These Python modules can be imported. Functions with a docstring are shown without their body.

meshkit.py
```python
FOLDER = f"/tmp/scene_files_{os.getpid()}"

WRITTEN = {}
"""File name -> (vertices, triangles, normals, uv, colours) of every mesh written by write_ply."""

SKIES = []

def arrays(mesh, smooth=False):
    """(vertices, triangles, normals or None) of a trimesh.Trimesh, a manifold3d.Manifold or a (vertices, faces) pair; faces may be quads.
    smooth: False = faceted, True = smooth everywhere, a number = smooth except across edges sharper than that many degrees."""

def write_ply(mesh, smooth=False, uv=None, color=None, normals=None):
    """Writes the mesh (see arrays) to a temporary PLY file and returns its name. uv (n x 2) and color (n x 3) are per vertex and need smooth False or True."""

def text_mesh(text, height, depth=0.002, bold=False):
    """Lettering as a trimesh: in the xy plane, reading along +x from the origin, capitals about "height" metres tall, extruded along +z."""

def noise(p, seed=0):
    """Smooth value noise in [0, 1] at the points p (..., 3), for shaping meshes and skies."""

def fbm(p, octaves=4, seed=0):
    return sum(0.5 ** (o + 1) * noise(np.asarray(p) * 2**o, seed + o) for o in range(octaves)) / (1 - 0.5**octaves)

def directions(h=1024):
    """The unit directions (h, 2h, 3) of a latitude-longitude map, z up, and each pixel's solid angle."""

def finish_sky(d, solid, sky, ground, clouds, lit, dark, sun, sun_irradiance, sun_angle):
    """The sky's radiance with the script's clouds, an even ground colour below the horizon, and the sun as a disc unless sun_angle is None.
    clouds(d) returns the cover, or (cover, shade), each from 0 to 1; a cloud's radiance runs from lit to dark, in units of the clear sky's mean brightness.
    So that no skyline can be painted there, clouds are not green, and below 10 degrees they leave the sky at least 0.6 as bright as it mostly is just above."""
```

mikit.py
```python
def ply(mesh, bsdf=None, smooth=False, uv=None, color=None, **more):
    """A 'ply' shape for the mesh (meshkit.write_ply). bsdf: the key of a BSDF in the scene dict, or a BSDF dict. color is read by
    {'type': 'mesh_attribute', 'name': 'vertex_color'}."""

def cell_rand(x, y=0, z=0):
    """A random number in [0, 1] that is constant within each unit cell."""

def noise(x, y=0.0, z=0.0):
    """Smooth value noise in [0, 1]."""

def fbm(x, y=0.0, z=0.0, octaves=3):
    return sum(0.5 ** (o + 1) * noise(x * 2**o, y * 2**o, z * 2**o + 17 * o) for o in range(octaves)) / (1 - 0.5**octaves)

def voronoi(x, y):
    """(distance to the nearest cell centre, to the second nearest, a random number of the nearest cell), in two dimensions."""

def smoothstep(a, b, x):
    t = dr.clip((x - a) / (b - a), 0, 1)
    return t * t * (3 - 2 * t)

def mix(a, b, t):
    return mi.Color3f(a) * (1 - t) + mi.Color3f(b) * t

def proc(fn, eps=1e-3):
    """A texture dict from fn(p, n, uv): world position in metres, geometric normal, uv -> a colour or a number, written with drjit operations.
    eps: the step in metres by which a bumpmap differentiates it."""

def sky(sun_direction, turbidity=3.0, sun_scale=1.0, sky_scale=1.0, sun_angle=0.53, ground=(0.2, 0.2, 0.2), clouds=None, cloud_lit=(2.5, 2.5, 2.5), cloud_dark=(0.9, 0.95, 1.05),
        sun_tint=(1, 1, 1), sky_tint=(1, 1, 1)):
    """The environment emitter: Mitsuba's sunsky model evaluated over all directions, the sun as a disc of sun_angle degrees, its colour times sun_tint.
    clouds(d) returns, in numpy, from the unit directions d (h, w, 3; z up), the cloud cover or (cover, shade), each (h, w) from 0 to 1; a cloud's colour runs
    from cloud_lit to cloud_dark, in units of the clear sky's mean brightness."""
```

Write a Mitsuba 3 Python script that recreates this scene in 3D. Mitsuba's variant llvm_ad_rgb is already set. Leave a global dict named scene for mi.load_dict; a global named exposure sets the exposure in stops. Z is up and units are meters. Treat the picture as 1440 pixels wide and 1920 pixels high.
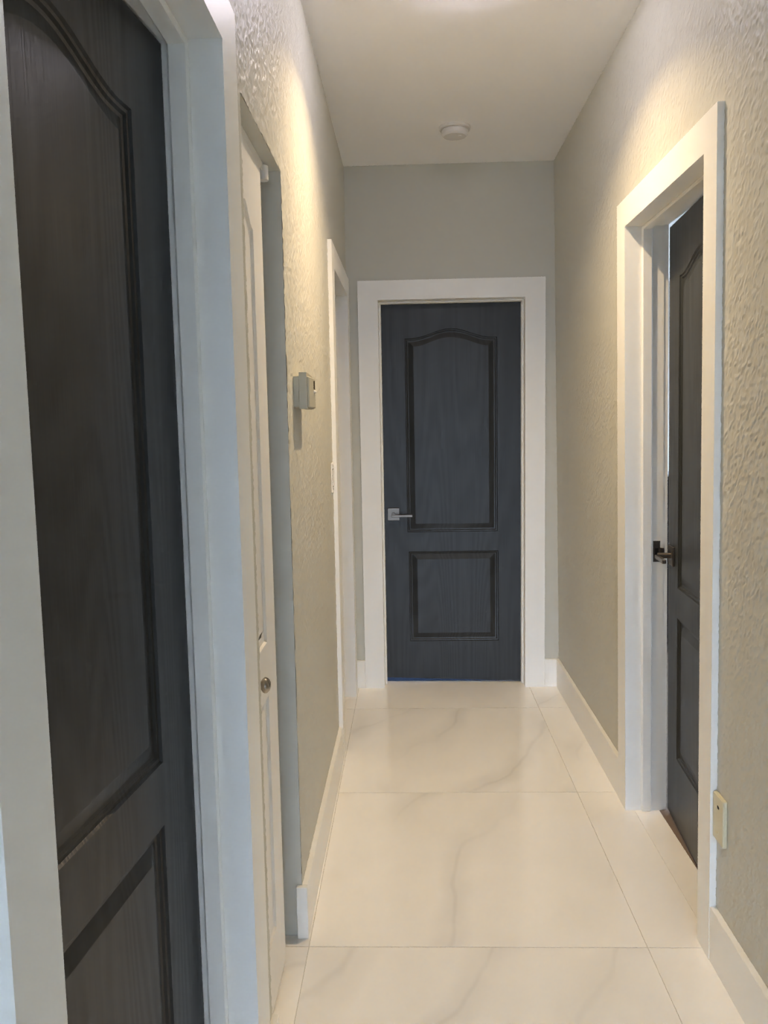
import math, random
import meshkit
import numpy as np, trimesh, mitsuba as mi, drjit as dr, mikit
import shapely.geometry as sg
from shapely.ops import unary_union
from trimesh.creation import triangulate_polygon
random.seed(7); np.random.seed(7)

scene = {'type': 'scene'}
labels = {}

# ------------------------------------------------------------------ camera
F_PX, YAW, PITCH, ROLL = 1540.0, 0.0333, 0.1068, 0.0181
EYE = np.array([0.3189, 0.0, 1.4187])
fw = np.array([-math.sin(YAW)*math.cos(PITCH), math.cos(YAW)*math.cos(PITCH), -math.sin(PITCH)])
rt = np.array([math.cos(YAW), math.sin(YAW), 0.0])
dn = np.cross(fw, rt)
c_, s_ = math.cos(ROLL), math.sin(ROLL)
rt, dn = c_*rt + s_*dn, -s_*rt + c_*dn
M = np.eye(4); M[:3, 0], M[:3, 1], M[:3, 2], M[:3, 3] = -rt, -dn, fw, EYE
scene['camera'] = {'type': 'perspective', 'fov': math.degrees(2*math.atan(720/F_PX)), 'fov_axis': 'x',
                   'near_clip': 0.02, 'far_clip': 100.0, 'to_world': mi.ScalarTransform4f(M.tolist())}
# ------------------------------------------------------------------ light
exposure = 2.5
SKY = 300.0          # daylight of an overcast sky, through the windows
LAMP = (1.2, 0.85, 0.42)
UP = (30.0, 28.0, 33.0)
LAMP_K = 14.0
SPOT = (1.38, 1.02, 0.58)
LC, LR = (0.50, 2.565), 0.075        # where the downlight sits, and its radius


def clouds(d):
    e = np.clip(d[..., 2], 0, 1)
    return np.ones_like(e), 0.25 + 0.15*np.sin(3*d[..., 0] + 5*d[..., 1])*np.cos(4*e)


scene['sky'] = mikit.sky((0.3, -0.5, 0.75), turbidity=5, sun_scale=0.0, sky_scale=0.02*SKY, ground=(0.12, 0.13, 0.12),
                         clouds=clouds, cloud_lit=(2.9, 3.6, 4.75), cloud_dark=(2.2, 2.75, 3.65))

# ------------------------------------------------------------------ materials
P = mikit.proc


def princ(key, color, rough=0.5, spec=0.5, bump=None, scale=1.0, **kw):
    col = color if isinstance(color, dict) else {'type': 'rgb', 'value': list(color)}
    b = {'type': 'principled', 'base_color': col, 'roughness': rough, 'specular': spec, **kw}
    if bump is not None:
        b = {'type': 'bumpmap', 'nested_texture': bump, 'scale': scale, 'bsdf': b}
    scene[key] = {'type': 'twosided', 'bsdf': b}


def knock_far(p, n, uv):
    n1 = mikit.fbm(p.x*85, p.z*85, 0.5, octaves=3)
    return mikit.smoothstep(0.42, 0.66, n1)


def grain(p):
    u = p.x + p.y
    f = mikit.fbm(u*7.0, p.z*0.55, 4.0, octaves=2)*13
    ring = dr.abs(2*(f - dr.floor(f)) - 1)
    streak = mikit.noise(u*420, p.z*9, 2.0)
    return ring, streak


def door_col(p, n, uv):
    ring, streak = grain(p)
    t = 0.50*mikit.smoothstep(0.1, 0.9, ring) + 0.35*streak
    return mikit.mix((0.0175, 0.0203, 0.0212), (0.0275, 0.0313, 0.0322), t)


def door_bump(p, n, uv):
    ring, streak = grain(p)
    return 0.6*mikit.smoothstep(0.0, 0.45, ring) + 0.5*mikit.smoothstep(0.35, 0.6, streak)


TX0, TX1, TY0, TP = 0.022, 0.940, 2.100, 0.9425


def marble(p, n, uv):
    cx, cy = dr.floor((p.x - TX0)/0.918), dr.floor((p.y - TY0)/TP)
    o = mikit.cell_rand(cx, cy, 5)*40
    a, b = p.x + o, p.y + 1.7*o
    wx = mikit.fbm(a*2.4, b*1.6, 1.0, octaves=4) - 0.5
    v = a*0.95 - b*0.42 + wx*0.40
    r = v*2.7
    d = dr.abs(r - dr.floor(r) - 0.5)                       # distance to the middle of a vein band
    thin = 1 - mikit.smoothstep(0.0, 0.045, d)
    broad = 1 - mikit.smoothstep(0.02, 0.30, d)
    m = mikit.smoothstep(0.30, 0.72, mikit.fbm(a*1.9 + 9, b*1.9, 3.0, octaves=3))
    mott = mikit.fbm(a*3.0, b*3.0, 8.0, octaves=3)
    t = 0.17*thin*m + 0.24*broad*m + 0.24*(mott - 0.4)
    return mikit.mix((0.90, 0.885, 0.85), (0.54, 0.525, 0.50), dr.clip(t, 0, 1))


def wood(p, n, uv):
    s = mikit.fbm(p.x*30, p.y*2.0, 0.0, octaves=3)
    return mikit.mix((0.13, 0.095, 0.07), (0.24, 0.18, 0.135), s)


WALL = (0.53, 0.52, 0.455)
princ('m_wall', WALL, 0.5, 0.35)
princ('m_plaster', WALL, 0.5, 0.35)
princ('m_wall_far', WALL, 0.5, 0.3, P(knock_far, 0.0015), 0.0012)
princ('m_return', WALL, 0.5, 0.3)
princ('m_room', (0.6, 0.6, 0.58), 0.7, 0.2)
princ('m_ceiling', (0.85, 0.84, 0.82), 0.7, 0.2)
princ('m_trim', (0.805, 0.795, 0.75), 0.40, 0.4)
princ('m_closet', (0.74, 0.73, 0.70), 0.32, 0.5)
princ('m_door', P(door_col), 0.37, 0.33, P(door_bump, 0.0008), 0.0003)
princ('m_tile', P(marble), 0.10, 0.5)
princ('m_grout', (0.60, 0.58, 0.53), 0.8, 0.2)
princ('m_wood', P(wood), 0.4, 0.4)
princ('m_carpet', (0.16, 0.22, 0.36), 0.95, 0.1)
princ('m_cream', (0.60, 0.56, 0.40), 0.4, 0.5)
princ('m_thermo', (0.40, 0.385, 0.31), 0.45, 0.4)
princ('m_switch', (0.80, 0.78, 0.74), 0.3, 0.5)
princ('m_smoke', (0.66, 0.64, 0.61), 0.4, 0.4)
princ('m_dark', (0.03, 0.022, 0.015), 0.6, 0.3)
princ('m_darkwood', (0.012, 0.009, 0.008), 0.5, 0.3)
princ('m_black', (0.006, 0.006, 0.006), 0.6, 0.3)
princ('m_nickel', (0.15, 0.132, 0.112), 0.34, 0.5, metallic=1.0)
princ('m_knob', (0.36, 0.33, 0.29), 0.18, 0.5, metallic=1.0)
princ('m_fixture', (0.72, 0.72, 0.70), 0.4, 0.4)
princ('m_can', (0.25, 0.25, 0.25), 0.5, 0.3)
princ('m_fixture_in', (0.05, 0.05, 0.05), 0.7, 0.2)

# ------------------------------------------------------------------ helpers
W, H, D = 1.0824, 2.7227, 4.3273
LEAN, CT, WT = -0.0144, 0.018, 0.115           # the right wall is out of plumb; casing thickness; wall thickness


def tag(key, label=None, cat=None, kind=None, group=None):
    d = {}
    if label: d['label'] = label
    if cat: d['category'] = cat
    if kind: d['kind'] = kind
    if group: d['group'] = group
    labels[key] = d
    return key


def num(name):
    k, i = name, 0
    while k in scene:
        i += 1; k = f'{name}_{i:03d}'
    return k


def leaned(m):
    m = m.copy(); v = np.array(m.vertices); v[:, 0] += LEAN*(v[:, 2] - 1.4); m.vertices = v
    return m


def put(name, mesh, mat, parent=None, smooth=False, lean=False, **more):
    key = num(name if parent is None else parent + '__' + name)
    if lean: mesh = leaned(mesh)
    scene[key] = mikit.ply(mesh, mat, smooth=smooth, **more)
    return key


def box(x0, x1, y0, y1, z0, z1):
    return trimesh.creation.box(bounds=[[x0, y0, z0], [x1, y1, z1]])


def bevel(x0, x1, y0, y1, z0, z1, r=0.002):
    """A box with chamfered edges."""
    pts = []
    for x, sx in ((x0, 1), (x1, -1)):
        for y, sy in ((y0, 1), (y1, -1)):
            for z, sz in ((z0, 1), (z1, -1)):
                pts += [(x + sx*r, y + sy*r, z), (x + sx*r, y, z + sz*r), (x, y + sy*r, z + sz*r)]
    return trimesh.convex.convex_hull(np.array(pts))


def cat(ms):
    return trimesh.util.concatenate(ms)


def prism(poly, a, b, plane):
    """A shapely polygon extruded from a to b: plane 'yz' (along x), 'xz' (along y), 'xy' (along z)."""
    m = trimesh.creation.extrude_polygon(poly, b - a, engine='earcut')
    v = np.array(m.vertices); u, w, t = v[:, 0], v[:, 1], v[:, 2] + a
    v = {'yz': np.c_[t, u, w], 'xz': np.c_[u, t, w], 'xy': np.c_[u, w, t]}[plane]
    f = m.faces[:, ::-1] if plane == 'xz' else m.faces
    return trimesh.Trimesh(v, f, process=False)


def lathe(prof, axis, at, sides=40):
    m = trimesh.creation.revolve(np.array(prof, float), sections=sides)
    if axis is not None:
        m.apply_transform(trimesh.geometry.align_vectors([0, 0, 1], axis))
    m.apply_translation(at)
    return m


# ------------------------------------------------------------------ floor
def tile_region():
    hall = sg.box(0, -4.5, W + 0.02, D + 0.0)
    parts = [hall, sg.box(-0.115, 0.64, 0, 1.43), sg.box(-0.6, 1.66, 0, 2.15), sg.box(-0.115, 3.45, 0, 4.17),
             sg.box(0.163, D - 0.01, 0.917, 4.432), sg.box(W, 2.14, 1.207, 2.895), sg.box(-1.9, -4.5, 4.1, -0.61)]
    return unary_union(parts)


reg = tile_region()
xs = [TX0 + 0.918*k for k in range(-3, 5)]
xs = [x for x in xs]
ys = [TY0 + TP*k for k in range(-8, 4)]
tag('floor', 'white marble look polished tile floor of the hallway', 'floor', 'structure')
put('base', box(-2.0, 4.2, -4.6, 8.1, -0.12, -0.006), 'm_grout', 'floor')
# grout bed just under the tile faces
put('grout', cat([prism(g, -0.006, -0.0012, 'xy') for g in (reg.geoms if reg.geom_type == 'MultiPolygon' else [reg])]), 'm_grout', 'floor')
ntile = 0
for i in range(len(xs) - 1):
    for j in range(len(ys) - 1):
        cell = sg.box(xs[i] + 0.0012, ys[j] + 0.0012, xs[i+1] - 0.0012, ys[j+1] - 0.0012)
        g = cell.intersection(reg)
        thr = sg.box(1.118, 1.9, 1.30, 2.95)                     # the strip laid in the right doorway
        pieces = []
        for q in (g.difference(thr.buffer(0.0012)), g.intersection(thr)):
            pieces += [h for h in (q.geoms if hasattr(q, 'geoms') else [q]) if h.geom_type == 'Polygon' and h.area > 1e-4]
        for h in pieces:
            top = h.buffer(-0.0008, join_style=2)
            if top.is_empty or top.geom_type != 'Polygon': top = h
            m = prism(h, -0.004, -0.0003, 'xy')
            t = prism(top, -0.0004, 0.0, 'xy')
            put('tile', cat([m, t]), 'm_tile', 'floor'); ntile += 1

# ------------------------------------------------------------------ ceiling and walls
put('ceiling', prism(sg.box(-2.0, -4.6, 4.2, 8.1).difference(sg.Point(*LC).buffer(LR + 0.002, 24)), H, H + 0.1, 'xy'), 'm_ceiling')
tag('ceiling', 'plain off white painted ceiling of the hallway', 'ceiling', 'structure')


def wall_poly(y0, y1, holes, z1=H):
    p = sg.box(y0, 0, y1, z1)
    for a, b, h in holes:
        p = p.difference(sg.box(a, -1, b, h))
    return p


JB = 0.016                                                       # jamb board
A0, A1, AH = 0.645, 1.425, 2.058
K0, K1, KH = 1.648, 2.150, 2.060
C0, C1, CH = 3.452, 4.165, 2.056
R0, R1, RH = 2.138, 2.892, 2.068
E0, E1, EH = 0.163, 0.917, 2.052
put('wall_left', prism(wall_poly(-0.6, D + WT, [(A0 - JB, A1 + JB, AH + JB), (K0, K1, KH), (C0 - JB, C1 + JB, CH + JB)]), -WT, 0, 'yz'), 'm_wall')
tag('wall_left', 'greige textured plaster wall with the control box and the closet opening', 'wall', 'structure')
put('wall_right', prism(wall_poly(-0.6, D + WT, [(R0 - JB, R1 + JB, RH + JB)]), W, W + WT, 'yz'), 'm_wall', lean=True)
tag('wall_right', 'greige textured plaster wall with the ajar door', 'wall', 'structure')


def plaster(parent, ycuts, zcuts, holes, x0, s, lean, seed, step=0.0037):
    """Knockdown plaster as real relief: a fine grid over the wall face, its blobs standing a few millimetres proud; openings are left out."""
    def axis(cuts):
        out = [np.array([cuts[0]])]
        for a, b in zip(cuts[:-1], cuts[1:]):
            out.append(np.linspace(a, b, max(2, int(round((b - a)/step)) + 1))[1:])
        return np.concatenate(out)
    ya, za = axis(ycuts), axis(zcuts)
    Y, Z = np.meshgrid(ya, za, indexing='ij')
    pts = np.stack([Y*108, Z*108, np.full_like(Y, 0.37 + seed)], -1)
    w = meshkit.noise(pts*0.45, seed + 3)[..., None]*1.1
    n1 = meshkit.fbm(pts + w, octaves=3, seed=seed)
    t = np.clip((n1 - 0.44)/0.20, 0, 1); t = t*t*(3 - 2*t)
    amount = 0.55 + 0.45*meshkit.noise(pts*0.02, seed + 9)
    h = 0.0002 + 0.0019*t*amount + 0.0004*meshkit.noise(pts*2.1, seed + 5)
    ny, nz = len(ya), len(za)
    yc, zc = (ya[1:] + ya[:-1])/2, (za[1:] + za[:-1])/2
    keep = np.ones((ny - 1, nz - 1), bool)
    for a, b, hh in holes:
        keep &= ~((yc[:, None] > a) & (yc[:, None] < b) & (zc[None, :] < hh))
    V = np.c_[(x0 + s*h).ravel(), Y.ravel(), Z.ravel()]
    i, j = np.nonzero(keep)
    q = np.stack([i*nz + j, (i + 1)*nz + j, (i + 1)*nz + j + 1, i*nz + j + 1], 1)
    if s < 0: q = q[:, ::-1]
    F = np.vstack([q[:, [0, 1, 2]], q[:, [0, 2, 3]]])
    used = np.unique(F); m = np.full(len(V), -1); m[used] = np.arange(len(used))
    put('plaster', trimesh.Trimesh(V[used], m[F], process=False), 'm_plaster', parent, smooth=True, lean=lean)


plaster('wall_left', [A1 + JB, K0, K1, C0 - JB], [0.0, KH, H], [(K0, K1, KH)], 0.0, 1, False, 1)
plaster('wall_right', [1.40, R0 - JB, R1 + JB, D], [0.0, RH + JB, H], [(R0 - JB, R1 + JB, RH + JB)], W, -1, True, 2)
put('wall_far', prism(wall_poly(-0.05, W + 0.05, [(E0 - JB, E1 + JB, EH + JB)]), D, D + WT, 'xz'), 'm_wall_far')
tag('wall_far', 'greige end wall around the closed charcoal door', 'wall', 'structure')

# the rooms around the hallway (only their daylight shows)
rooms = [('wall_outer_left', box(-2.1, -2.0, -4.7, 8.2, 0, H)), ('wall_outer_right', prism(wall_poly(-4.7, 8.2, []).difference(sg.box(3.2, 0.8, 7.0, 2.45)), 4.2, 4.3, 'yz')),
         ('wall_back', prism(wall_poly(-2.0, 4.2, []).difference(sg.box(-0.7, 0.25, 1.2, 2.35)), -4.7, -4.6, 'xz')),
         ('wall_beyond', prism(wall_poly(-2.0, 4.2, []).difference(sg.box(-1.5, 1.0, -0.6, 2.1)).difference(sg.box(2.88, 0.5, 4.1, 2.5)), 8.1, 8.2, 'xz')),
         ('wall_near_left', box(-2.0, -WT, -0.7, -0.6, 0, H)), ('wall_near_right', box(W + WT - 0.02, 4.2, -0.7, -0.6, 0, H)),
         ('wall_rear_left', box(-2.0, -0.05, D, D + WT, 0, H)), ('wall_rear_right', box(1.12, 1.22, D, 8.1, 0, H)),
         ('wall_closet', cat([box(-0.65, -0.60, 1.58, 2.23, 0, H), box(-0.60, -WT, 1.58, 1.64, 0, H), box(-0.60, -WT, 2.17, 2.23, 0, H)]))]
for k, m in rooms:
    put(k, m, 'm_room'); tag(k, 'plain wall of a room beside the hallway', 'wall', 'structure')
put('floor_bedroom', box(1.2075, 4.2, -0.6, 8.1, -0.006, -0.001), 'm_wood')
tag('floor_bedroom', 'brown wooden floor of the room behind the ajar door', 'floor', 'structure')
put('floor_back_room', box(-2.0, 1.12, 4.433, 8.1, -0.006, -0.001), 'm_carpet')
tag('floor_back_room', 'pale floor behind the end door, seen under it', 'floor', 'structure')


# ------------------------------------------------------------------ door frames
def frame(name, plane, a0, a1, h, wall, s, cw0, cw1, ch, label, lean=False, stop=0.038, clip=None, miter=True):
    """Casing (two legs and a head, mitred), jambs and stops. wall: coordinate of the wall face; s: +1 or -1, from the wall into the hall; plane 'yz' or 'xz'."""
    tag(name, label, 'door frame', 'structure')
    o0, o1, oh = a0 - cw0, a1 + cw1, h + ch
    e = 0.005 if False else 0.0

    def casing(poly, part, t=CT):
        if clip is not None: poly = poly.intersection(clip)
        lo, hi = sorted((wall, wall + s*t))
        m = prism(poly, lo, hi, plane)
        put(part, m, 'm_trim', name, lean=lean)

    if miter:
        casing(sg.Polygon([(o0, 0), (a0, 0), (a0, h), (o0, oh)]), 'casing_leg')
        casing(sg.Polygon([(a1, 0), (o1, 0), (o1, oh), (a1, h)]), 'casing_leg')
        casing(sg.Polygon([(o0, oh), (a0, h), (a1, h), (o1, oh)]), 'casing_head')
    lo, hi = sorted((wall, wall - s*WT))
    for p, part in ((sg.box(a0 - JB, 0, a0, h), 'jamb'), (sg.box(a1, 0, a1 + JB, h), 'jamb'), (sg.box(a0 - JB, h, a1 + JB, h + JB), 'head_jamb')):
        put(part, prism(p, lo, hi, plane), 'm_trim', name, lean=lean)
    lo, hi = sorted((wall - s*stop, wall - s*(stop + 0.036)))
    r = 0.004
    for (p0, p1), part in (((a0, a0 + 0.012), 'stop'), ((a1 - 0.012, a1), 'stop')):
        q0, q1 = (lo, hi)
        m = bevel(q0, q1, p0, p1, 0.0, h, r) if plane == 'yz' else bevel(p0, p1, q0, q1, 0.0, h, r)
        put(part, m, 'm_trim', name, lean=lean)
    m = bevel(lo, hi, a0, a1, h - 0.012, h, r) if plane == 'yz' else bevel(a0, a1, lo, hi, h - 0.012, h, r)
    put('head_stop', m, 'm_trim', name, lean=lean)
    # casing of the room side
    lo, hi = sorted((wall - s*WT, wall - s*(WT + 0.016)))
    for p in (sg.box(a0 - 0.09, 0, a0 - 0.004, h + 0.09), sg.box(a1 + 0.004, 0, a1 + 0.09, h + 0.09), sg.box(a0 - 0.004, h + 0.004, a1 + 0.004, h + 0.09)):
        if clip is not None: p = p.intersection(clip)
        put('room_casing', prism(p, lo, hi, plane), 'm_trim', name, lean=lean)


frame('trim_1', 'yz', A0, A1, AH, 0.0, 1, 0.084, 0.113, 0.090, 'white door frame nearest the camera, around the big dark door')
frame('trim_2', 'xz', E0, E1, EH, D, -1, 0.104, 0.104, 0.098, 'white door frame at the end of the hallway')
frame('trim_3', 'yz', R0, R1, RH, W, -1, 0.088, 0.104, 0.092, 'white door frame on the right wall, around the ajar door', lean=True)
frame('trim_4', 'yz', C0, C1, CH, 0.0, 1, 0.104, 0.104, 0.096, 'white door frame beside the light switch, seen almost edge on', clip=sg.box(0, 0, D - 0.002, 3))
# strike plate on the far jamb of the right frame
sp = prism(sg.box(W + 0.080, 0.918, W + 0.104, 0.992).difference(sg.box(W + 0.087, 0.938, W + 0.099, 0.966)), R1 - 0.0015, R1 + 0.0005, 'xz')
k = put('strike_plate', sp, 'm_nickel', 'trim_3', lean=True); tag(k, 'dark nickel strike plate')
put('hole', box(W + 0.087, W + 0.099, R1 - 0.0006, R1 - 0.0002, 0.938, 0.966), 'm_black', k, lean=True)
for z in (0.980, 0.927):
    put('screw', lathe([(0, 0.0012), (0.003, 0.0009), (0.0035, 0)], [0, -1, 0], (W + 0.092, R1 - 0.0015, z), 14), 'm_knob', k, lean=True)
put('lip', bevel(W + 0.103, W + 0.118, R1 - 0.006, R1 - 0.001, 0.942, 0.968, 0.0008), 'm_nickel', k, lean=True)


# ------------------------------------------------------------------ moulded doors
def arch(u):
    t = np.clip((u - 0.06)/0.88, 0, 1)
    return 0.5 - 0.5*np.cos(2*np.pi*t)


def outline(x0, x1, z0, z1, rise, d, n=36):
    a0, a1 = x0 + d, x1 - d
    top = np.linspace(a1, a0, n)
    zt = z1 - d + rise*arch((top - x0)/(x1 - x0))
    pts = [(a0, z0 + d), (a1, z0 + d)] + list(zip(top, zt))
    return np.array(pts)


PROFILE = [(0.0, 0.0), (0.003, 0.0045), (0.008, 0.0055), (0.012, 0.0095), (0.018, 0.0105), (0.022, 0.0095), (0.044, 0.0025), (0.046, 0.0020)]


def panel_mesh(x0, x1, z0, z1, rise, prof=PROFILE, n=36):
    """Moulded raised panel in local (x, y, z): front face at y = 0 looking to -y; depth goes to +y."""
    vs, fs, m = [], [], None
    for d, h in prof:
        o = outline(x0, x1, z0, z1, rise, d, n); m = len(o)
        vs.append(np.c_[o[:, 0], np.full(m, h), o[:, 1]])
    V = np.vstack(vs)
    for r in range(len(prof) - 1):
        for i in range(m):
            a, b = r*m + i, r*m + (i + 1) % m
            fs += [(a, b, b + m), (a, b + m, a + m)]
    o = outline(x0, x1, z0, z1, rise, prof[-1][0], n)
    tv, tf = triangulate_polygon(sg.Polygon(o), engine='earcut')
    base = len(V)
    V = np.vstack([V, np.c_[tv[:, 0], np.full(len(tv), prof[-1][1]), tv[:, 1]]])
    F = np.vstack([np.array(fs), np.array(tf) + base])
    mesh = trimesh.Trimesh(V, F, process=False)
    mesh.merge_vertices()
    mesh.fix_normals()
    # faces must look to -y
    if mesh.face_normals[:, 1].mean() > 0: mesh.invert()
    return mesh


def door_meshes(w, z0, z1, lift=0.0, sag=0.0, stile=0.131, panels=None, rise=0.048, thick=0.035):
    """Local: hinge at x = 0, slab to x = w, hall face at y = 0, room face at y = thick."""
    panels = panels or [(stile, w - stile, 0.834 + lift, 1.864 + lift, rise), (stile + 0.006, w - stile + 0.004, 0.232 + lift, 0.729 + lift, 0)]
    slab = sg.Polygon([(0, z0), (w, z0 + sag), (w, z1), (0, z1)])
    for q in panels:
        slab = slab.difference(sg.Polygon(outline(*q, 0.0)))
    body = prism(slab, 0.0, thick, 'xz')
    ps = []
    for q in panels:
        f = panel_mesh(*q)
        b = f.copy(); v = np.array(b.vertices); v[:, 1] = thick - v[:, 1]; b.vertices = v; b.invert()
        ps.append(cat([f, b]))
    return body, ps


def lever_meshes(sx):
    """Square rose and flat lever; local origin at the rose centre on the door face, -y out of the door; the lever points to sx*x."""
    rose = bevel(-0.032, 0.032, -0.008, 0.0, -0.034, 0.034, 0.0015)
    neck = trimesh.creation.cylinder(0.010, 0.042, sections=24); neck.apply_transform(trimesh.geometry.align_vectors([0, 0, 1], [0, 1, 0])); neck.apply_translation((0, -0.029, 0))
    xs_ = sorted((-0.011*sx, 0.102*sx))
    bar = bevel(xs_[0], xs_[1], -0.058, -0.044, -0.012, 0.002, 0.002)
    return rose, neck, bar


def rigid(origin, ang=0.0, mirror=False):
    """Local (x, y, z) to world: x axis along (cos, sin) of ang about z."""
    T = trimesh.transformations.rotation_matrix(ang, [0, 0, 1])
    T[:3, 3] = origin
    return T


def build_door(name, T, meshes, label, lever=None, lean=False):
    body, ps = meshes
    tag(name, label, 'door', 'structure')

    def go(m):
        m = m.copy(); m.apply_transform(T); return m
    put('slab', go(body), 'm_door', name, lean=lean)
    for q in ps:
        put('panel', go(q), 'm_door', name, lean=lean, smooth=22)
    if lever is not None:
        for side in (0, 1):
            (lx, lz, sx, th) = lever
            rose, neck, bar = lever_meshes(sx)
            Lm = np.eye(4); Lm[:3, 3] = (lx, 0, lz)
            if side:
                Lm = np.eye(4); Lm[1, 1] = -1; Lm[:3, 3] = (lx, th, lz)
            out = []
            for m in (rose, neck, bar):
                m = m.copy(); m.apply_transform(Lm)
                out.append(go(m))
            k = put('handle', cat(out[1:]), 'm_nickel', name, lean=lean)
            if not side: tag(k, 'dark nickel lever handle on a square rose')
            put('rose', out[0], 'm_nickel', k, lean=lean)


# door_1: near left, slightly ajar into its room, hinged on the far jamb. local x runs from hinge towards the camera
w1 = 0.758
T1 = np.eye(4)
th = math.radians(5.5)
ax_x = np.array([-math.sin(th), -math.cos(th), 0]); ax_y = np.array([-math.cos(th), math.sin(th), 0])
T1[:3, 0], T1[:3, 1], T1[:3, 3] = ax_x, ax_y, (-0.084, A1 - 0.003, 0)
build_door('door_1', T1, door_meshes(w1, 0.030, 2.050, lift=0.036), 'charcoal grey moulded door nearest the camera, filling the left edge', lever=(w1 - 0.06, 0.965, -1, 0.035))
# door_2: the end door (hinge on the right, lever on the left)
w2 = E1 - E0 - 0.006
T2 = rigid((E0 + 0.003, D + 0.076, 0))
build_door('door_2', T2, door_meshes(w2, 0.030, 2.046, sag=-0.024), 'closed charcoal moulded door at the end of the hallway', lever=(0.058, 0.934, 1, 0.035))
# door_3: right wall, ajar, hinged on the near jamb; local x from hinge to the far jamb, hall face looks to -x
w3 = R1 - R0 - 0.006
th = math.radians(-4.1)
T3 = np.eye(4)
T3[:3, 0] = (math.sin(-th), math.cos(th), 0); T3[:3, 1] = (math.cos(th), -math.sin(-th), 0)
T3[:3, 3] = (W + 0.079, R0 + 0.004, 0)
m3 = door_meshes(w3, 0.012, 2.060, lift=0.016)


build_door('door_3', T3, m3, 'charcoal moulded door standing ajar in the right wall frame', lever=(w3 - 0.06, 0.950, -1, 0.035), lean=True)
# door_5: closed in the edge-on frame
T5 = np.eye(4)
T5[:3, 0], T5[:3, 1], T5[:3, 3] = (0, 1, 0), (-1, 0, 0), (-0.078, C0 + 0.003, 0)
build_door('door_5', T5, door_meshes(C1 - C0 - 0.006, 0.012, 2.050), 'charcoal door in the frame beside the light switch, hidden behind its casing', lever=(0.06, 0.95, 1, 0.035))

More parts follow.
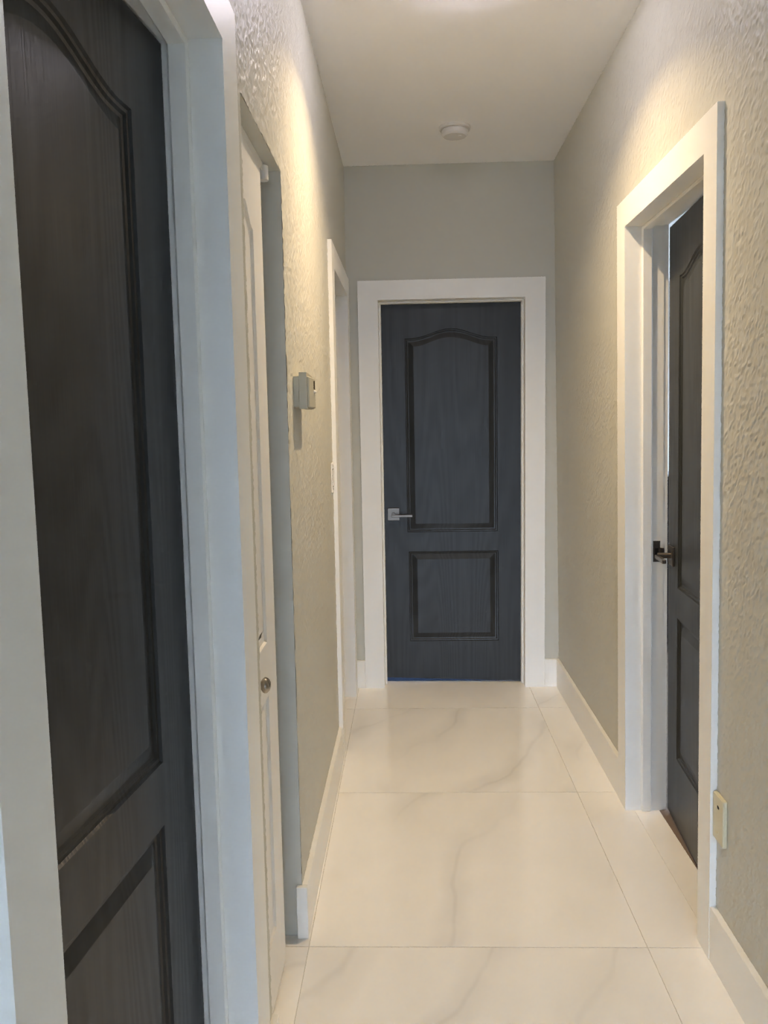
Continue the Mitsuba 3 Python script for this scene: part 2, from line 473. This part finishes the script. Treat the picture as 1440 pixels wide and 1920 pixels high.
# door_4: white closet leaf
tag('door_4', 'narrow white closet door with a round metal knob', 'door', 'structure')
LX, L0, L1 = -0.030, 1.560, 2.026
Tl = np.eye(4); Tl[:3, 0], Tl[:3, 1], Tl[:3, 3] = (0, 1, 0), (-1, 0, 0), (LX, 1.6625, 0)
lw = L1 - 1.6625
pan = [(0.075, lw - 0.118, 0.905, 1.862, 0.045), (0.075, lw - 0.118, 0.182, 0.775, 0)]
prof = [(0.0, 0.0), (0.004, 0.006), (0.010, 0.0075), (0.016, 0.0095), (0.022, 0.009), (0.036, 0.003), (0.038, 0.0025)]
PROFILE, keep = prof, PROFILE
body, ps = door_meshes(lw, 0.016, 2.036, panels=pan, thick=0.030)
ps = [cat([panel_mesh(*q, prof=prof), ]) for q in pan]
PROFILE = keep
for nm, m in [('slab', body)] + [('panel', q) for q in ps]:
    m = m.copy(); m.apply_transform(Tl)
    put(nm, m, 'm_closet', 'door_4', smooth=22 if nm == 'panel' else False)
kp = [(0.0, 0.031), (0.006, 0.0305), (0.012, 0.028), (0.0165, 0.0235), (0.0178, 0.019), (0.0165, 0.0145), (0.012, 0.011), (0.008, 0.009), (0.0075, 0.003), (0.012, 0.0015), (0.012, 0.0)]
k = put('knob', lathe(kp[::-1], [1, 0, 0], (LX, 1.768, 0.845), 48), 'm_knob', 'door_4', smooth=40); tag(k, 'round brushed nickel knob')
put('track', cat([box(-0.062, -0.032, K0 + 0.002, K1 - 0.002, KH - 0.004, KH - 0.001), box(-0.062, -0.059, K0 + 0.002, K1 - 0.002, KH - 0.020, KH - 0.003), box(-0.035, -0.032, K0 + 0.002, K1 - 0.002, KH - 0.020, KH - 0.003)]), 'm_closet', 'door_4')
br = trimesh.creation.cylinder(0.014, 0.034, sections=28); br.apply_translation((-0.034, 2.085, KH - 0.024))
put('pivot', br, 'm_closet', 'door_4', smooth=40)

# ------------------------------------------------------------------ baseboards
BH, BT = 0.150, 0.017


def board(name, m, label, lean=False):
    put(name, m, 'm_trim', lean=lean); tag(name, label, 'baseboard', 'structure')


def by(x0, x1, y0, y1): return bevel(x0, x1, y0, y1, 0.0, BH, 0.0015)


board('baseboard_left', cat([by(0, BT, K1 - 0.002, C0 - 0.104), bevel(-0.014, BT, K1 - 0.016, K1 - 0.001, 0, BH, 0.0015)]), 'white baseboard below the control box on the left wall')
board('baseboard_left_001', by(0, BT, A1 + 0.113, K0), 'short white baseboard between the nearest door frame and the closet')
board('baseboard_right', by(W - BT, W, -0.6, R0 - 0.088), 'white baseboard below the cream wall plate, lower right corner', True)
board('baseboard_right_001', by(W - BT, W, R1 + 0.104, D), 'white baseboard between the ajar door and the end wall', True)
board('baseboard_far', by(0.0, E0 - 0.104, D - BT, D), 'tiny white baseboard left of the end door')
board('baseboard_far_001', by(E1 + 0.104, W + 0.03, D - BT, D), 'tiny white baseboard right of the end door')

# ------------------------------------------------------------------ small things
# control box (thermostat) on the left wall
t = tag('thermostat', 'small greenish beige control box on the left wall, casting a shadow', 'thermostat')
y0, y1, z0, z1 = 2.262, 2.425, 1.464, 1.557
put('back_plate', bevel(0.0, 0.018, y0, y1 - 0.01, z0 + 0.004, z1 - 0.003, 0.002), 'm_thermo', t)
cov = sg.Polygon([(y0, z0), (y1, z0), (y1, z1 - 0.004), (y1 - 0.035, z1 + 0.001), (y0 + 0.03, z1 + 0.006), (y0, z1 + 0.006)])
put('cover', cat([prism(cov, 0.017, 0.038, 'yz'), bevel(0.036, 0.044, y0 + 0.008, y1 - 0.006, z0 + 0.003, z1 - 0.004, 0.003)]), 'm_thermo', t)
k = put('slot', bevel(0.040, 0.0446, y1 - 0.048, y1 - 0.022, z1 - 0.036, z1 - 0.012, 0.0003), 'm_dark', t); tag(k, 'dark brown recess')
put('slider', bevel(0.042, 0.049, y1 - 0.050, y1 - 0.020, z1 - 0.046, z1 - 0.038, 0.002), 'm_switch', t)

# rocker switch beside the edge-on frame
t = tag('light_switch', 'white rocker light switch on the left wall beside the far door casing', 'light switch')
y0, y1, z0, z1 = 3.262, 3.342, 1.147, 1.268
put('plate', bevel(0.0, 0.006, y0, y1, z0, z1, 0.0025), 'm_switch', t)
put('inset', bevel(0.005, 0.0066, y0 + 0.017, y1 - 0.017, z0 + 0.025, z1 - 0.025, 0.0003), 'm_dark', t)
rk = prism(sg.Polygon([(0.006, z0 + 0.028), (0.0115, z0 + 0.028), (0.0080, (z0 + z1)/2), (0.0085, z1 - 0.028), (0.006, z1 - 0.028)]), y0 + 0.020, y1 - 0.020, 'xz')
put('rocker', rk, 'm_switch', t)
for z in (z0 + 0.013, z1 - 0.013):
    put('screw', lathe([(0, 0.0012), (0.003, 0.0009), (0.0035, 0)], [1, 0, 0], (0.006, (y0 + y1)/2, z), 14), 'm_nickel', t)

# cream plate on the right wall
t = tag('wall_plate', 'old cream wall plate low on the right wall against the door casing', 'wall plate')
y0, y1, z0, z1 = 1.978, 2.0485, 0.345, 0.468
put('plate', bevel(W - 0.012, W, y0, y1, z0, z1, 0.003), 'm_cream', t, lean=True)
put('jack', bevel(W - 0.0124, W - 0.008, 2.006, 2.018, z1 - 0.034, z1 - 0.026, 0.0002), 'm_black', t, lean=True)
put('screw', lathe([(0, 0.0014), (0.003, 0.001), (0.0038, 0)], [-1, 0, 0], (W - 0.012, 2.012, z0 + 0.026), 14), 'm_cream', t, lean=True)

# smoke detector
t = tag('smoke_detector', 'round white smoke detector on the ceiling near the end wall', 'smoke detector')
at = (0.537, 3.815, H)
put('base', lathe([(0, 0), (0.070, 0), (0.070, -0.010), (0.067, -0.013), (0.0, -0.013)][::-1], None, at, 56), 'm_smoke', t, smooth=30)
put('body', lathe([(0, -0.013), (0.056, -0.013), (0.060, -0.018), (0.058, -0.034), (0.050, -0.041), (0.020, -0.043), (0, -0.043)][::-1], None, at, 56), 'm_smoke', t, smooth=30)
put('button', lathe([(0, -0.043), (0.009, -0.043), (0.009, -0.0455), (0, -0.046)][::-1], None, (at[0] + 0.02, at[1] - 0.02, at[2]), 20), 'm_smoke', t, smooth=30)

# the dark chest of drawers glimpsed through the gap beside the ajar door
t = tag('dresser', 'dark piece of furniture glimpsed through the gap beside the ajar door', 'dresser')
put('body', cat([bevel(1.45, 2.45, 4.92, 5.40, 0.06, 1.05, 0.004), bevel(1.43, 2.47, 4.90, 5.40, 1.05, 1.08, 0.004)]), 'm_darkwood', t)
for q in range(4):
    k = put('drawer', bevel(1.48, 2.42, 4.905, 4.925, 0.10 + 0.235*q, 0.32 + 0.235*q, 0.003), 'm_darkwood', t)
    for xx in (1.72, 2.18):
        put('knob', lathe([(0, 0.024), (0.012, 0.020), (0.013, 0.014), (0.006, 0.008), (0.006, 0)][::-1], [0, -1, 0], (xx, 4.905, 0.21 + 0.235*q), 20), 'm_knob', k, smooth=40)

# ceiling light: a downlight let into the ceiling, with a thin frosted ring standing proud around its mouth
t = tag('ceiling_light', 'small round downlight set into the ceiling of the hallway', 'ceiling light')
put('can', lathe([(LR + 0.004, H + 0.0), (LR + 0.004, H + 0.075), (0, H + 0.075), (0, H + 0.072), (LR, H + 0.072), (LR, H + 0.0)][::-1], None, (*LC, 0), 64), 'm_can', t)
bulb = trimesh.creation.icosphere(3, 0.030); bulb.apply_scale((1, 1, 0.10)); bulb.apply_translation((LC[0], LC[1], H + 0.024))
put('bulb', bulb, 'm_fixture', t, emitter={'type': 'area', 'radiance': {'type': 'rgb', 'value': [v*LAMP_K for v in LAMP]}})
scene['downlight_beam'] = {'type': 'spot', 'intensity': {'type': 'rgb', 'value': list(SPOT)}, 'cutoff_angle': 62.5, 'beam_width': 27.0,
                           'to_world': mi.ScalarTransform4f().look_at(origin=[LC[0], LC[1], H + 0.018], target=[LC[0], LC[1] + 0.12, 0.0], up=[0, 1, 0])}
cap = trimesh.creation.cylinder(0.014, 0.040, sections=28); cap.apply_translation((LC[0], LC[1], H + 0.056))
put('socket', cap, 'm_fixture', t, smooth=40)
ring = lathe([(LR + 0.001, H), (LR + 0.001, H - 0.009), (LR + 0.008, H - 0.009), (LR + 0.010, H - 0.006), (LR + 0.010, H)], None, (*LC, 0), 64)
put('frosted_ring', ring, 'm_fixture', t, emitter={'type': 'area', 'radiance': {'type': 'rgb', 'value': list(UP)}})
